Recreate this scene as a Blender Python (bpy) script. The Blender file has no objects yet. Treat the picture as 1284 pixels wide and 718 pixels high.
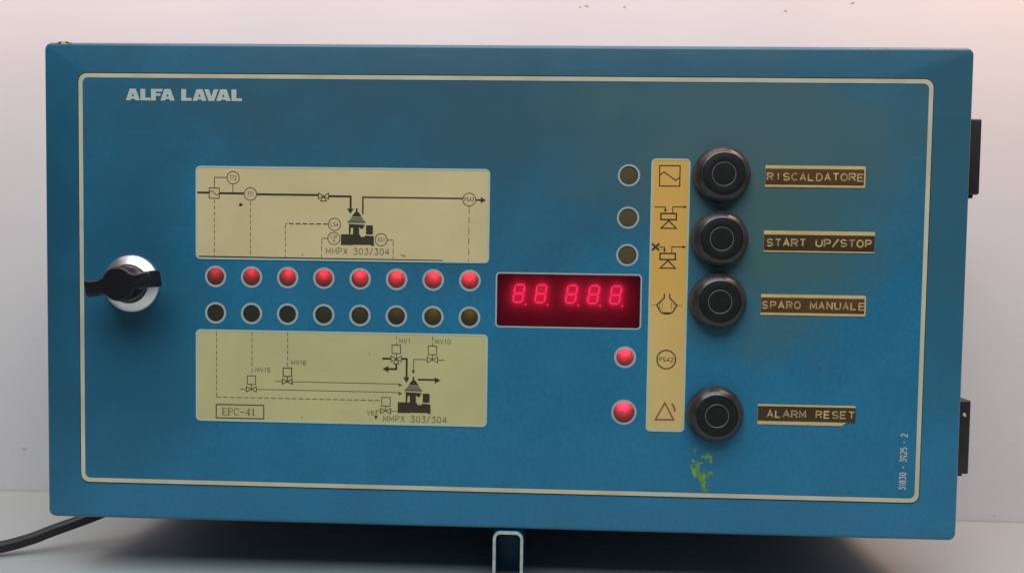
import bpy, bmesh, math, random
from mathutils import Vector, Matrix

# ------------------------------------------------------------------ camera, world, lamps, exposure
scene = bpy.context.scene
MM = 0.001
GAP = 40.0                 # clearance between shelf and cabinet (mm)
DOOR_W, DOOR_H = 600.0, 315.4
ZC = GAP + 1.5 + DOOR_H / 2   # height of the door centre (mm)

cam_data = bpy.data.cameras.new('camera')
cam = bpy.data.objects.new('camera', cam_data)
scene.collection.objects.link(cam)
cam_data.sensor_width = 36.0
cam_data.sensor_fit = 'HORIZONTAL'
cam_data.lens = 29.44
cam_data.clip_start = 0.01
cam_data.clip_end = 50.0
right = Vector((0.99917, 0.03780, 0.01495))
up = Vector((-0.01656, 0.04272, 0.99895))
fwd = Vector((-0.03712, 0.99837, -0.04331))
rot = Matrix((right, up, -fwd)).transposed()
cam.matrix_world = Matrix.Translation(Vector((30.36, -543.8, ZC + 25.78)) * MM) @ rot.to_4x4()
scene.camera = cam

world = bpy.data.worlds.new('World')
scene.world = world
world.use_nodes = True
world.node_tree.nodes['Background'].inputs[0].default_value = (0.80, 0.86, 1.0, 1)
world.node_tree.nodes['Background'].inputs[1].default_value = 0.075

def area_lamp(name, loc, target, size, size_y, power, color):
    d = bpy.data.lights.new(name, 'AREA')
    d.shape = 'RECTANGLE'; d.size = size; d.size_y = size_y
    d.energy = power; d.color = color
    o = bpy.data.objects.new(name, d)
    scene.collection.objects.link(o)
    o.location = loc
    o.rotation_euler = (Vector(target) - Vector(loc)).to_track_quat('-Z', 'Y').to_euler()
    return o
area_lamp('ceiling_lamp', (0.0, -1.04, 1.78), (0, 0, 0.15), 2.1, 1.15, 41.5, (0.91, 1.0, 1.04))
for name, loc, target, size, power, color in (('wall_lamp', (-0.27, 0.03, 0.76), (-0.27, 0.19, 0.58), 1.1, 3.4, (1.0, 0.60, 0.50)),
                                              ('warm_wall_lamp', (0.58, 0.00, 0.82), (0.57, 0.18, 0.56), 0.4, 2.8, (1.0, 0.52, 0.37))):
    area_lamp(name, loc, target, size, 0.10, power, color).data.spread = math.radians(135)

scene.view_settings.view_transform = 'Standard'
scene.view_settings.look = 'None'
scene.view_settings.exposure = 0.0
scene.view_settings.gamma = 1.0
scene.view_settings.use_curve_mapping = False
scene.cycles.use_denoising = True
scene.cycles.max_bounces = 8
scene.cycles.transparent_max_bounces = 12

# ------------------------------------------------------------------ materials
def material(name, color, rough=0.5, spec=0.5, metal=0.0, var=0.0, var_scale=20.0, bump=0.0, bump_scale=300.0,
             specks=None, speck_scale=60.0, speck_size=0.05, extra=None, rough_var=0.0, mottle=0.0, mottle_scale=380.0):
    m = bpy.data.materials.new(name); m.use_nodes = True
    nt = m.node_tree; b = nt.nodes['Principled BSDF']
    b.inputs['Roughness'].default_value = rough
    b.inputs['Specular IOR Level'].default_value = spec
    b.inputs['Metallic'].default_value = metal
    tc = nt.nodes.new('ShaderNodeTexCoord')
    col = nt.nodes.new('ShaderNodeRGB'); col.outputs[0].default_value = (*color, 1)
    out = col.outputs[0]
    def noise(scale, detail=4):
        n = nt.nodes.new('ShaderNodeTexNoise'); n.inputs['Scale'].default_value = scale
        n.inputs['Detail'].default_value = detail
        nt.links.new(tc.outputs['Object'], n.inputs['Vector']); return n
    if var:
        n = noise(var_scale)
        r = nt.nodes.new('ShaderNodeMapRange')
        r.inputs['From Min'].default_value = 0.3; r.inputs['From Max'].default_value = 0.7
        r.inputs['To Min'].default_value = 1 - var; r.inputs['To Max'].default_value = 1 + var
        nt.links.new(n.outputs['Fac'], r.inputs['Value'])
        mx = nt.nodes.new('ShaderNodeVectorMath'); mx.operation = 'SCALE'
        nt.links.new(out, mx.inputs[0]); nt.links.new(r.outputs[0], mx.inputs['Scale'])
        out = mx.outputs[0]
    if mottle:
        n = noise(mottle_scale, 6)
        r = nt.nodes.new('ShaderNodeMapRange')
        r.inputs['From Min'].default_value = 0.3; r.inputs['From Max'].default_value = 0.7
        r.inputs['To Min'].default_value = 1 - mottle; r.inputs['To Max'].default_value = 1 + mottle
        nt.links.new(n.outputs['Fac'], r.inputs['Value'])
        mx = nt.nodes.new('ShaderNodeVectorMath'); mx.operation = 'SCALE'
        nt.links.new(out, mx.inputs[0]); nt.links.new(r.outputs[0], mx.inputs['Scale'])
        out = mx.outputs[0]
    if specks:
        v = nt.nodes.new('ShaderNodeTexVoronoi'); v.inputs['Scale'].default_value = speck_scale
        nt.links.new(tc.outputs['Object'], v.inputs['Vector'])
        lt = nt.nodes.new('ShaderNodeMapRange')
        lt.inputs['From Min'].default_value = speck_size; lt.inputs['From Max'].default_value = speck_size * 0.6
        nt.links.new(v.outputs['Distance'], lt.inputs['Value'])
        n2 = noise(speck_scale * 0.35, 1)
        g = nt.nodes.new('ShaderNodeMath'); g.operation = 'GREATER_THAN'; g.inputs[1].default_value = 0.56
        nt.links.new(n2.outputs['Fac'], g.inputs[0])
        mu = nt.nodes.new('ShaderNodeMath'); mu.operation = 'MULTIPLY'
        nt.links.new(lt.outputs[0], mu.inputs[0]); nt.links.new(g.outputs[0], mu.inputs[1])
        mix = nt.nodes.new('ShaderNodeMix'); mix.data_type = 'RGBA'
        nt.links.new(mu.outputs[0], mix.inputs[0]); nt.links.new(out, mix.inputs[6])
        mix.inputs[7].default_value = (*specks, 1)
        out = mix.outputs[2]
    if extra:
        out = extra(nt, tc, out)
    nt.links.new(out, b.inputs['Base Color'])
    if rough_var:
        n = noise(var_scale * 2.3)
        r = nt.nodes.new('ShaderNodeMapRange')
        r.inputs['To Min'].default_value = rough - rough_var; r.inputs['To Max'].default_value = rough + rough_var
        nt.links.new(n.outputs['Fac'], r.inputs['Value']); nt.links.new(r.outputs[0], b.inputs['Roughness'])
    if bump:
        n = noise(bump_scale, 3)
        bp = nt.nodes.new('ShaderNodeBump'); bp.inputs['Strength'].default_value = bump
        bp.inputs['Distance'].default_value = 0.0005
        nt.links.new(n.outputs['Fac'], bp.inputs['Height']); nt.links.new(bp.outputs[0], b.inputs['Normal'])
    return m

def tint_patch(center, rx, rz, tint, amount, scale):
    """soft tint of a given extent (object coordinates, metres) broken up by noise"""
    def f(nt, tc, out):
        sub = nt.nodes.new('ShaderNodeVectorMath'); sub.operation = 'SUBTRACT'
        nt.links.new(tc.outputs['Object'], sub.inputs[0]); sub.inputs[1].default_value = (center[0], 0, center[1])
        dv = nt.nodes.new('ShaderNodeVectorMath'); dv.operation = 'DIVIDE'
        nt.links.new(sub.outputs[0], dv.inputs[0]); dv.inputs[1].default_value = (rx, 1, rz)
        ln = nt.nodes.new('ShaderNodeVectorMath'); ln.operation = 'LENGTH'
        nt.links.new(dv.outputs[0], ln.inputs[0])
        n = nt.nodes.new('ShaderNodeTexNoise'); n.inputs['Scale'].default_value = scale; n.inputs['Detail'].default_value = 5
        nt.links.new(tc.outputs['Object'], n.inputs['Vector'])
        ad = nt.nodes.new('ShaderNodeMath'); ad.operation = 'MULTIPLY_ADD'; ad.inputs[1].default_value = 1.1
        nt.links.new(n.outputs['Fac'], ad.inputs[0]); nt.links.new(ln.outputs['Value'], ad.inputs[2])
        r = nt.nodes.new('ShaderNodeMapRange'); r.interpolation_type = 'SMOOTHSTEP'
        r.inputs['From Min'].default_value = 1.75; r.inputs['From Max'].default_value = 0.7
        r.inputs['To Min'].default_value = 0.0; r.inputs['To Max'].default_value = amount
        nt.links.new(ad.outputs[0], r.inputs['Value'])
        mix = nt.nodes.new('ShaderNodeMix'); mix.data_type = 'RGBA'
        nt.links.new(r.outputs[0], mix.inputs[0]); nt.links.new(out, mix.inputs[6]); mix.inputs[7].default_value = (*tint, 1)
        return mix.outputs[2]
    return f

def streaks(angle, tint, amount, thresh):
    """fine hairline scratches running one way"""
    def f(nt, tc, out):
        mp = nt.nodes.new('ShaderNodeMapping'); mp.inputs['Rotation'].default_value = (0, math.radians(angle), 0)
        mp.inputs['Scale'].default_value = (14, 1, 520)
        nt.links.new(tc.outputs['Object'], mp.inputs['Vector'])
        n = nt.nodes.new('ShaderNodeTexNoise'); n.inputs['Scale'].default_value = 1.0; n.inputs['Detail'].default_value = 2
        nt.links.new(mp.outputs[0], n.inputs['Vector'])
        r = nt.nodes.new('ShaderNodeMapRange'); r.inputs['From Min'].default_value = thresh; r.inputs['From Max'].default_value = thresh + 0.05
        r.inputs['To Max'].default_value = amount
        nt.links.new(n.outputs['Fac'], r.inputs['Value'])
        mix = nt.nodes.new('ShaderNodeMix'); mix.data_type = 'RGBA'
        nt.links.new(r.outputs[0], mix.inputs[0]); nt.links.new(out, mix.inputs[6]); mix.inputs[7].default_value = (*tint, 1)
        return mix.outputs[2]
    return f
def dust(scale, size, tint, seed):
    def f(nt, tc, out):
        mp = nt.nodes.new('ShaderNodeMapping'); mp.inputs['Location'].default_value = (seed, seed * 0.7, seed * 0.3)
        nt.links.new(tc.outputs['Object'], mp.inputs['Vector'])
        v = nt.nodes.new('ShaderNodeTexVoronoi'); v.inputs['Scale'].default_value = scale; v.inputs['Randomness'].default_value = 1.0
        nt.links.new(mp.outputs[0], v.inputs['Vector'])
        r = nt.nodes.new('ShaderNodeMapRange'); r.inputs['From Min'].default_value = size; r.inputs['From Max'].default_value = size * 0.5
        r.inputs['To Max'].default_value = 0.55
        nt.links.new(v.outputs['Distance'], r.inputs['Value'])
        mix = nt.nodes.new('ShaderNodeMix'); mix.data_type = 'RGBA'
        nt.links.new(r.outputs[0], mix.inputs[0]); nt.links.new(out, mix.inputs[6]); mix.inputs[7].default_value = (*tint, 1)
        return mix.outputs[2]
    return f
def chain(*fs):
    def f(nt, tc, out):
        for g in fs: out = g(nt, tc, out)
        return out
    return f
BLUE = (0.016, 0.163, 0.288)
M = {}
M['door'] = material('blue_paint', (0.016, 0.164, 0.295), 0.34, 0.5, var=0.10, var_scale=14, bump=0.10, bump_scale=500,
                     specks=(0.03, 0.035, 0.03), speck_scale=45, speck_size=0.05, rough_var=0.08, mottle=0.10,
                     extra=chain(tint_patch((0.05, 0.17), 0.55, 0.15, (0.034, 0.10, 0.135), 0.85, 18), tint_patch((-0.31, 0.0), 0.07, 0.2, (0.012, 0.085, 0.14), 0.95, 16), tint_patch((0.29, 0.05), 0.05, 0.16, (0.036, 0.115, 0.145), 0.7, 24), streaks(8, (0.07, 0.19, 0.26), 0.35, 0.68), streaks(-62, (0.06, 0.17, 0.24), 0.3, 0.70), dust(34, 0.022, (0.16, 0.22, 0.22), 3.1)))  # greyer tint towards the top and right edge, darker tint at the left
M['panel'] = material('blue_film', BLUE, 0.40, 0.45, var=0.08, var_scale=18, bump=0.05, bump_scale=700,
                      specks=(0.04, 0.045, 0.035), speck_scale=38, speck_size=0.035, rough_var=0.06, mottle=0.11,
                      extra=chain(tint_patch((0.03, 0.15), 0.42, 0.17, (0.036, 0.098, 0.130), 0.9, 14), tint_patch((-0.25, -0.02), 0.1, 0.16, (0.014, 0.095, 0.16), 0.8, 14), tint_patch((0.175, 0.045), 0.085, 0.10, (0.066, 0.128, 0.115), 0.85, 22), tint_patch((0.16, 0.105), 0.16, 0.06, (0.068, 0.135, 0.145), 0.8, 26), streaks(-14, (0.06, 0.19, 0.27), 0.3, 0.70), streaks(71, (0.05, 0.17, 0.25), 0.28, 0.71), dust(40, 0.02, (0.20, 0.25, 0.24), 1.7)))  # greyer towards the top, darker at the left; finger dirt around the buttons
M['cream_line'] = material('cream_border', (0.56, 0.50, 0.36), 0.5, 0.4, var=0.12, var_scale=30)
M['dirt_gap_shade'] = material('dirt_gap_shade', (0.045, 0.035, 0.022), 0.8, 0.2)  # glue dirt at the film edge, also the colour of the painted gap shade
M['silver_print'] = material('pale_print', (0.50, 0.53, 0.47), 0.5, 0.4, var=0.06, var_scale=60)
M['ring'] = material('pale_ring', (0.36, 0.42, 0.42), 0.5, 0.4)
M['mint_line'] = material('mint_line', (0.44, 0.52, 0.44), 0.5, 0.4)
M['paper'] = material('yellowed_sheet', (0.65, 0.515, 0.265), 0.55, 0.35, var=0.06, var_scale=25, bump=0.04, bump_scale=350,
                      specks=(0.16, 0.13, 0.06), speck_scale=60, speck_size=0.06)
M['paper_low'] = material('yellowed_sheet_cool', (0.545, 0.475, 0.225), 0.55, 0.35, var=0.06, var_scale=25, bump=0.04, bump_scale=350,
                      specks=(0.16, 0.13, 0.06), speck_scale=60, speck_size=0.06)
M['amber'] = material('ambered_sheet', (0.66, 0.49, 0.19), 0.5, 0.35, var=0.06, var_scale=30, extra=tint_patch((0, 0.055), 1.0, 0.13, (0.74, 0.40, 0.09), 1.0, 20))
M['ink'] = material('brown_black_ink', (0.045, 0.036, 0.018), 0.6, 0.3)
M['ink_grey'] = material('grey_ink', (0.15, 0.13, 0.09), 0.6, 0.3)
M['ink_soft'] = material('faded_ink', (0.085, 0.07, 0.035), 0.6, 0.3)
M['ink_red'] = material('faded_red_ink', (0.40, 0.075, 0.04), 0.6, 0.3)
M['rubber'] = material('black_plastic', (0.030, 0.027, 0.028), 0.30, 0.6, var=0.45, var_scale=110, bump=0.12, bump_scale=900, rough_var=0.14)
M['cap'] = material('black_cap', (0.008, 0.008, 0.008), 0.5, 0.35, var=0.3, var_scale=160, bump=0.1, bump_scale=1500)
M['rim'] = material('rim_highlight', (0.20, 0.175, 0.145), 0.4, 0.5)  # highlight on the button ring, put into a paler base colour
M['chrome'] = material('chrome', (0.82, 0.82, 0.82), 0.36, 0.5, metal=1.0, var=0.08, var_scale=60, rough_var=0.07)
M['handle'] = material('black_handle', (0.008, 0.007, 0.008), 0.38, 0.5, bump=0.06, bump_scale=700, rough_var=0.1)
M['brass'] = material('brown_metal', (0.12, 0.085, 0.055), 0.35, 0.5, metal=0.8)
M['tape_edge'] = material('cream_tape_edge', (0.62, 0.44, 0.19), 0.45, 0.4, var=0.1, var_scale=80)
M['tape_brown'] = material('brown_tape', (0.100, 0.048, 0.017), 0.28, 0.45, var=0.2, var_scale=70)
M['tape_dark'] = material('dark_tape', (0.058, 0.037, 0.016), 0.28, 0.45, var=0.2, var_scale=70)
M['emboss'] = material('raised_letter', (0.46, 0.31, 0.14), 0.5, 0.4, var=0.5, var_scale=120)
M['hinge'] = material('hinge_black', (0.022, 0.016, 0.016), 0.42, 0.5, var=0.2, var_scale=80)
M['body'] = material('blue_body', (0.018, 0.115, 0.22), 0.45, 0.5, var=0.08, var_scale=15)
M['bare'] = material('bare_edge', (0.44, 0.48, 0.42), 0.45, 0.5, var=0.28, var_scale=260, bump=0.3, bump_scale=900)
M['cable'] = material('cable_rubber', (0.006, 0.006, 0.008), 0.45, 0.5, bump=0.05, bump_scale=600)
M['cup'] = material('dark_cup', (0.02, 0.018, 0.014), 0.8, 0.2)
M['board'] = material('display_board', (0.20, 0.08, 0.06), 0.7, 0.2, var=0.15, var_scale=90)
M['chip'] = material('paint_chip', (0.62, 0.50, 0.28), 0.7, 0.3, var=0.3, var_scale=400)
M['residue'] = material('yellow_green_residue', (0.19, 0.36, 0.065), 0.6, 0.35, var=0.5, var_scale=350)
M['wall'] = material('white_wall', (0.565, 0.57, 0.575), 0.75, 0.25, var=0.025, var_scale=6, bump=0.10, bump_scale=160,
                     specks=(0.42, 0.36, 0.33), speck_scale=14, speck_size=0.022)
M['shelf'] = material('white_laminate', (0.355, 0.395, 0.39), 0.45, 0.4, var=0.03, var_scale=9, bump=0.04, bump_scale=220)

def lens_material(name, film, glow, share):
    m = bpy.data.materials.new(name); m.use_nodes = True
    nt = m.node_tree; nt.nodes.remove(nt.nodes['Principled BSDF'])
    out = nt.nodes['Material Output']
    d = nt.nodes.new('ShaderNodeBsdfDiffuse'); d.inputs[0].default_value = (*film, 1)
    t = nt.nodes.new('ShaderNodeBsdfTranslucent'); t.inputs[0].default_value = (*glow, 1)
    g = nt.nodes.new('ShaderNodeBsdfGlossy'); g.inputs['Roughness'].default_value = 0.35
    mx = nt.nodes.new('ShaderNodeMixShader'); mx.inputs[0].default_value = share
    nt.links.new(d.outputs[0], mx.inputs[1]); nt.links.new(t.outputs[0], mx.inputs[2])
    m2 = nt.nodes.new('ShaderNodeMixShader'); m2.inputs[0].default_value = 0.03
    nt.links.new(mx.outputs[0], m2.inputs[1]); nt.links.new(g.outputs[0], m2.inputs[2])
    nt.links.new(m2.outputs[0], out.inputs[0])
    return m
M['lens_red'] = lens_material('red_lens', (0.060, 0.040, 0.028), (0.9, 0.60, 0.55), 0.45)
M['lens_olive'] = lens_material('olive_lens', (0.050, 0.046, 0.026), (0.9, 0.8, 0.5), 0.35)
M['lens_brown'] = lens_material('brown_lens', (0.150, 0.105, 0.050), (0.8, 0.6, 0.4), 0.3)

def emitter(name, color, strength):
    m = bpy.data.materials.new(name); m.use_nodes = True
    b = m.node_tree.nodes['Principled BSDF']
    b.inputs['Base Color'].default_value = (*color, 1)
    b.inputs['Emission Color'].default_value = (*color, 1)
    b.inputs['Emission Strength'].default_value = strength
    return m
def filter_material():
    m = bpy.data.materials.new('red_filter'); m.use_nodes = True
    nt = m.node_tree; nt.nodes.remove(nt.nodes['Principled BSDF'])
    out = nt.nodes['Material Output']
    tr = nt.nodes.new('ShaderNodeBsdfTransparent'); tr.inputs[0].default_value = (0.75, 0.15, 0.28, 1)
    tl = nt.nodes.new('ShaderNodeBsdfTranslucent'); tl.inputs[0].default_value = (0.8, 0.20, 0.40, 1)
    gl = nt.nodes.new('ShaderNodeBsdfGlossy'); gl.inputs['Roughness'].default_value = 0.22
    a = nt.nodes.new('ShaderNodeMixShader'); a.inputs[0].default_value = 0.62
    nt.links.new(tr.outputs[0], a.inputs[1]); nt.links.new(tl.outputs[0], a.inputs[2])
    b = nt.nodes.new('ShaderNodeMixShader'); b.inputs[0].default_value = 0.035
    nt.links.new(a.outputs[0], b.inputs[1]); nt.links.new(gl.outputs[0], b.inputs[2])
    nt.links.new(b.outputs[0], out.inputs[0])
    return m
M['filter'] = filter_material()
M['segment'] = emitter('lit_segment', (1.0, 0.11, 0.24), 2.05)

# ------------------------------------------------------------------ mesh helpers; all points are (u right, v up, w towards the viewer) in mm
POS = {}
def P3(u, v, w): return Vector((u, -w, v)) * MM

def link(name, me, mat, parent=None, at=(0, 0, 0), smooth=None):
    """at: place of the object's origin, (u,v,w) mm from the door centre; the mesh is relative to it"""
    o = bpy.data.objects.new(name, me)
    scene.collection.objects.link(o)
    if mat: 
        if not me.materials: me.materials.append(mat)
    loc = P3(*at) + Vector((0, 0, ZC * MM))
    POS[o.name] = loc
    if parent:
        o.parent = parent; o.location = loc - POS[parent.name]
    else:
        o.location = loc
    if smooth is not None and me.polygons:
        me.shade_smooth(); me.set_sharp_from_angle(angle=math.radians(smooth))
    return o

def to_mesh(bm, name):
    bmesh.ops.recalc_face_normals(bm, faces=bm.faces)
    me = bpy.data.meshes.new(name); bm.to_mesh(me); bm.free(); return me

def rrect(u0, v0, u1, v1, r, n=6):
    pts = []
    for cx, cy, a0 in ((u1 - r, v1 - r, 0), (u0 + r, v1 - r, 90), (u0 + r, v0 + r, 180), (u1 - r, v0 + r, 270)):
        for k in range(n + 1):
            a = math.radians(a0 + 90 * k / n); pts.append((cx + r * math.cos(a), cy + r * math.sin(a)))
    return pts

def circle(cu, cv, r, n=40):
    return [(cu + r * math.cos(2 * math.pi * k / n), cv + r * math.sin(2 * math.pi * k / n)) for k in range(n)]

def stack(name, rings, cap_first=True, cap_last=True):
    """rings: list of (points, w) with equal counts"""
    bm = bmesh.new(); vs = [[bm.verts.new(P3(u, v, w)) for u, v in pts] for pts, w in rings]
    n = len(vs[0])
    for a, b in zip(vs, vs[1:]):
        for k in range(n): bm.faces.new((a[k], a[(k + 1) % n], b[(k + 1) % n], b[k]))
    if cap_first: bm.faces.new(vs[0])
    if cap_last: bm.faces.new(vs[-1])
    return to_mesh(bm, name)

def slab(name, u0, v0, u1, v1, r, w0, w1, bev=0.3, n=5):
    """rounded block from w0 (back) to w1 (front) with a rounded front edge"""
    rings = [(rrect(u0, v0, u1, v1, r, n), w0)]
    for k in range(4):
        a = math.pi / 2 * k / 3
        d = bev * (1 - math.cos(a))
        rings.append((rrect(u0 + d, v0 + d, u1 - d, v1 - d, max(r - d, 0.02), n), w1 - bev + bev * math.sin(a)))
    return stack(name, rings)

def sheet(name, outer, holes=(), w=0.0, depth=0.0):
    """flat outline with holes, filled; depth > 0 gives it a thickness backwards"""
    bm = bmesh.new(); edges = []
    for loop in [outer, *holes]:
        vs = [bm.verts.new(P3(u, v, w)) for u, v in loop]
        edges += [bm.edges.new((vs[k], vs[(k + 1) % len(vs)])) for k in range(len(vs))]
    bmesh.ops.triangle_fill(bm, use_beauty=True, use_dissolve=False, edges=edges)
    if depth:
        r = bmesh.ops.extrude_face_region(bm, geom=list(bm.faces))
        bmesh.ops.translate(bm, vec=Vector((0, depth * MM, 0)), verts=[g for g in r['geom'] if isinstance(g, bmesh.types.BMVert)])
    return to_mesh(bm, name)

def ring_sheet(name, outer, inner, w0, w1):
    """a frame lying between two outlines of equal count, w0 back, w1 front"""
    bm = bmesh.new(); L = [[bm.verts.new(P3(u, v, w)) for u, v in pts] for pts, w in ((outer, w0), (outer, w1), (inner, w1), (inner, w0))]
    n = len(outer)
    for a, b in zip(L, L[1:]):
        for k in range(n): bm.faces.new((a[k], a[(k + 1) % n], b[(k + 1) % n], b[k]))
    return to_mesh(bm, name)

def lathe(name, prof, n=56):
    bm = bmesh.new(); rows = []
    for r, w in prof:
        if r < 1e-6: rows.append([bm.verts.new(P3(0, 0, w))])
        else: rows.append([bm.verts.new(P3(r * math.cos(2 * math.pi * k / n), r * math.sin(2 * math.pi * k / n), w)) for k in range(n)])
    for a, b in zip(rows, rows[1:]):
        for k in range(n):
            j = (k + 1) % n
            if len(a) == 1: bm.faces.new((a[0], b[j], b[k]))
            elif len(b) == 1: bm.faces.new((a[k], a[j], b[0]))
            else: bm.faces.new((a[k], a[j], b[j], b[k]))
    return to_mesh(bm, name)

def box(bm, u0, u1, v0, v1, w0, w1):
    vs = [bm.verts.new(P3(u, v, w)) for u in (u0, u1) for v in (v0, v1) for w in (w0, w1)]
    for f in ((0, 1, 3, 2), (4, 6, 7, 5), (0, 4, 5, 1), (2, 3, 7, 6), (0, 2, 6, 4), (1, 5, 7, 3)): bm.faces.new([vs[k] for k in f])

class Ink:
    """collects flat printed strokes and filled shapes; each lies a hair above the one before"""
    def __init__(self, w): self.bm = bmesh.new(); self.w = w
    def lift(self): self.w += 0.004; return self.w
    def fill(self, pts):
        w = self.lift(); tb = bmesh.new(); vs = [tb.verts.new(P3(u, v, w)) for u, v in pts]
        es = [tb.edges.new((vs[k], vs[(k + 1) % len(vs)])) for k in range(len(vs))]
        bmesh.ops.triangle_fill(tb, use_beauty=True, use_dissolve=False, edges=es)
        bmesh.ops.recalc_face_normals(tb, faces=tb.faces)
        mp = {v: self.bm.verts.new(v.co) for v in tb.verts}
        for f in tb.faces: self.bm.faces.new([mp[v] for v in f.verts])
        tb.free(); return self
    def line(self, pts, width, closed=False, snap=True):
        pts = [list(p) for p in pts]
        if snap:
            for a, b in zip(pts, pts[1:]):
                if abs(a[0] - b[0]) < 0.75: b[0] = a[0]
                elif abs(a[1] - b[1]) < 0.75: b[1] = a[1]
        w = self.lift(); n = len(pts); h = width / 2; V = [Vector(p) for p in pts]
        def nrm(a, b):
            d = (b - a); d = d.normalized() if d.length > 1e-9 else Vector((1, 0)); return Vector((-d.y, d.x))
        L, Rr = [], []
        for k in range(n):
            a = V[k - 1] if (k > 0 or closed) else None
            b = V[(k + 1) % n] if (k < n - 1 or closed) else None
            if a is None: m = nrm(V[k], b)
            elif b is None: m = nrm(a, V[k])
            else:
                n1, n2 = nrm(a, V[k]), nrm(V[k], b); m = n1 + n2
                m = m.normalized() if m.length > 1e-6 else n1
                m = m / max(m.dot(n1), 0.45)
            L.append(V[k] + m * h); Rr.append(V[k] - m * h)
        lv = [self.bm.verts.new(P3(p.x, p.y, w)) for p in L]; rv = [self.bm.verts.new(P3(p.x, p.y, w)) for p in Rr]
        for k in range(n if closed else n - 1):
            j = (k + 1) % n; self.bm.faces.new((lv[k], lv[j], rv[j], rv[k]))
        return self
    def circle(self, c, r, width): return self.line(circle(c[0], c[1], r, 36), width, True, False)
    def dash(self, a, b, on, off, width):
        a, b = list(a), list(b)
        if abs(a[0] - b[0]) < 0.9: b[0] = a[0]
        elif abs(a[1] - b[1]) < 0.9: b[1] = a[1]
        a, b = Vector(a), Vector(b); L = (b - a).length; d = (b - a) / L; s = 0.0
        while s < L - 0.2:
            e = min(s + on, L); self.line([a + d * s, a + d * e], width, snap=False); s = e + off
        return self
    def arrow(self, tip, direction, length, half):
        t = Vector(tip); d = Vector(direction).normalized(); q = Vector((-d.y, d.x)); b = t - d * length
        return self.fill([t, b + q * half, b - q * half])
    def text(self, s, u0, u1, v0, h, width, slope=0.0):
        gw = [GLYPH_W.get(c, 4) for c in s]; gap = 1.9
        total = max(sum(gw) + gap * (len(s) - 1), 0.1); k = (u1 - u0) / total; x = 0.0; y = h / 6
        for c, g in zip(s, gw):
            for poly in GLYPHS.get(c, ()):
                self.line([(u0 + (x + px) * k, v0 + py * y + slope * (x + px) * k) for px, py in poly], width, snap=False)
            x += g + gap
        return self
    def make(self, name, mat, parent, at=(0, 0, 0)):
        me = bpy.data.meshes.new(name)
        for v in self.bm.verts: v.co -= P3(*at)
        for f in self.bm.faces:
            f.normal_update()
            if f.normal.y > 0: f.normal_flip()
        self.bm.to_mesh(me); self.bm.free()
        return link(name, me, mat, parent, at)

def arc(cx, cy, rx, ry, a0, a1, n=7):
    return [(cx + rx * math.cos(math.radians(a0 + (a1 - a0) * k / n)), cy + ry * math.sin(math.radians(a0 + (a1 - a0) * k / n))) for k in range(n + 1)]
S_CURVE = arc(2, 4.4, 1.9, 1.6, 25, 270) + arc(2, 1.5, 1.95, 1.5, 85, -160)[1:]
GLYPH_W = {'I': 0.6, '1': 2.2, ' ': 3, '-': 3, '/': 3, 'M': 4.6, '.': 0.5}
GLYPHS = {
 'A': [[(0, 0), (2, 6), (4, 0)], [(0.75, 2.0), (3.25, 2.0)]],
 'C': [arc(2.1, 3, 2.1, 3, 45, 315, 12)],
 'D': [[(0, 0), (0, 6), (1.8, 6)] + arc(1.8, 3, 2.2, 3, 80, -80, 8) + [(1.8, 0), (0, 0)]],
 'E': [[(3.7, 6), (0, 6), (0, 0), (3.7, 0)], [(0, 3.1), (3.2, 3.1)]],
 'I': [[(0.3, 0), (0.3, 6)]],
 'L': [[(0, 6), (0, 0), (3.6, 0)]],
 'M': [[(0, 0), (0, 6), (2.3, 1.6), (4.6, 6), (4.6, 0)]],
 'N': [[(0, 0), (0, 6), (4, 0), (4, 6)]],
 'O': [arc(2, 3, 2.1, 3, 0, 360, 18)],
 'P': [[(0, 0), (0, 6), (2.4, 6)] + arc(2.4, 4.4, 1.6, 1.6, 75, -75, 6) + [(2.4, 2.8), (0, 2.8)]],
 'R': [[(0, 0), (0, 6), (2.4, 6)] + arc(2.4, 4.5, 1.6, 1.5, 75, -75, 6) + [(2.4, 3), (0, 3)], [(2.2, 3), (4, 0)]],
 'S': [S_CURVE],
 'T': [[(0, 6), (4, 6)], [(2, 6), (2, 0)]],
 'U': [[(0, 6), (0, 2)] + arc(2, 2, 2, 2, 180, 360, 8) + [(4, 6)]],
 'V': [[(0, 6), (2, 0), (4, 6)]],
 'X': [[(0, 0), (4, 6)], [(0, 6), (4, 0)]],
 '0': [arc(2, 3, 1.9, 3, 0, 360, 18)],
 '1': [[(0.3, 4.8), (1.4, 6), (1.4, 0)]],
 '2': [arc(2, 4.3, 1.9, 1.7, 160, -35, 7) + [(0, 0), (4, 0)]],
 '3': [[(0.2, 6), (3.7, 6), (1.8, 3.6)] + arc(1.9, 1.9, 1.95, 1.9, 75, -150, 8)],
 '4': [[(3, 0), (3, 6), (0, 1.8), (4.2, 1.8)]],
 '5': [[(3.6, 6), (0.5, 6), (0.2, 3.3)] + arc(1.9, 1.95, 1.95, 1.95, 110, -150, 9)],
 '6': [arc(2.2, 3.2, 2.1, 2.8, 60, 185, 6) + arc(2, 1.9, 1.95, 1.9, 180, 540, 14)],
 '8': [arc(2, 4.5, 1.6, 1.5, 0, 360, 12), arc(2, 1.55, 1.95, 1.55, 0, 360, 14)],
 '9': [arc(1.8, 2.8, 2.1, 2.8, 240, 365, 6) + arc(2, 4.1, 1.95, 1.9, 0, 360, 14)],
 '-': [[(0.2, 2.8), (2.8, 2.8)]],
 '/': [[(0, -0.6), (3, 6.6)]],
}

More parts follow.
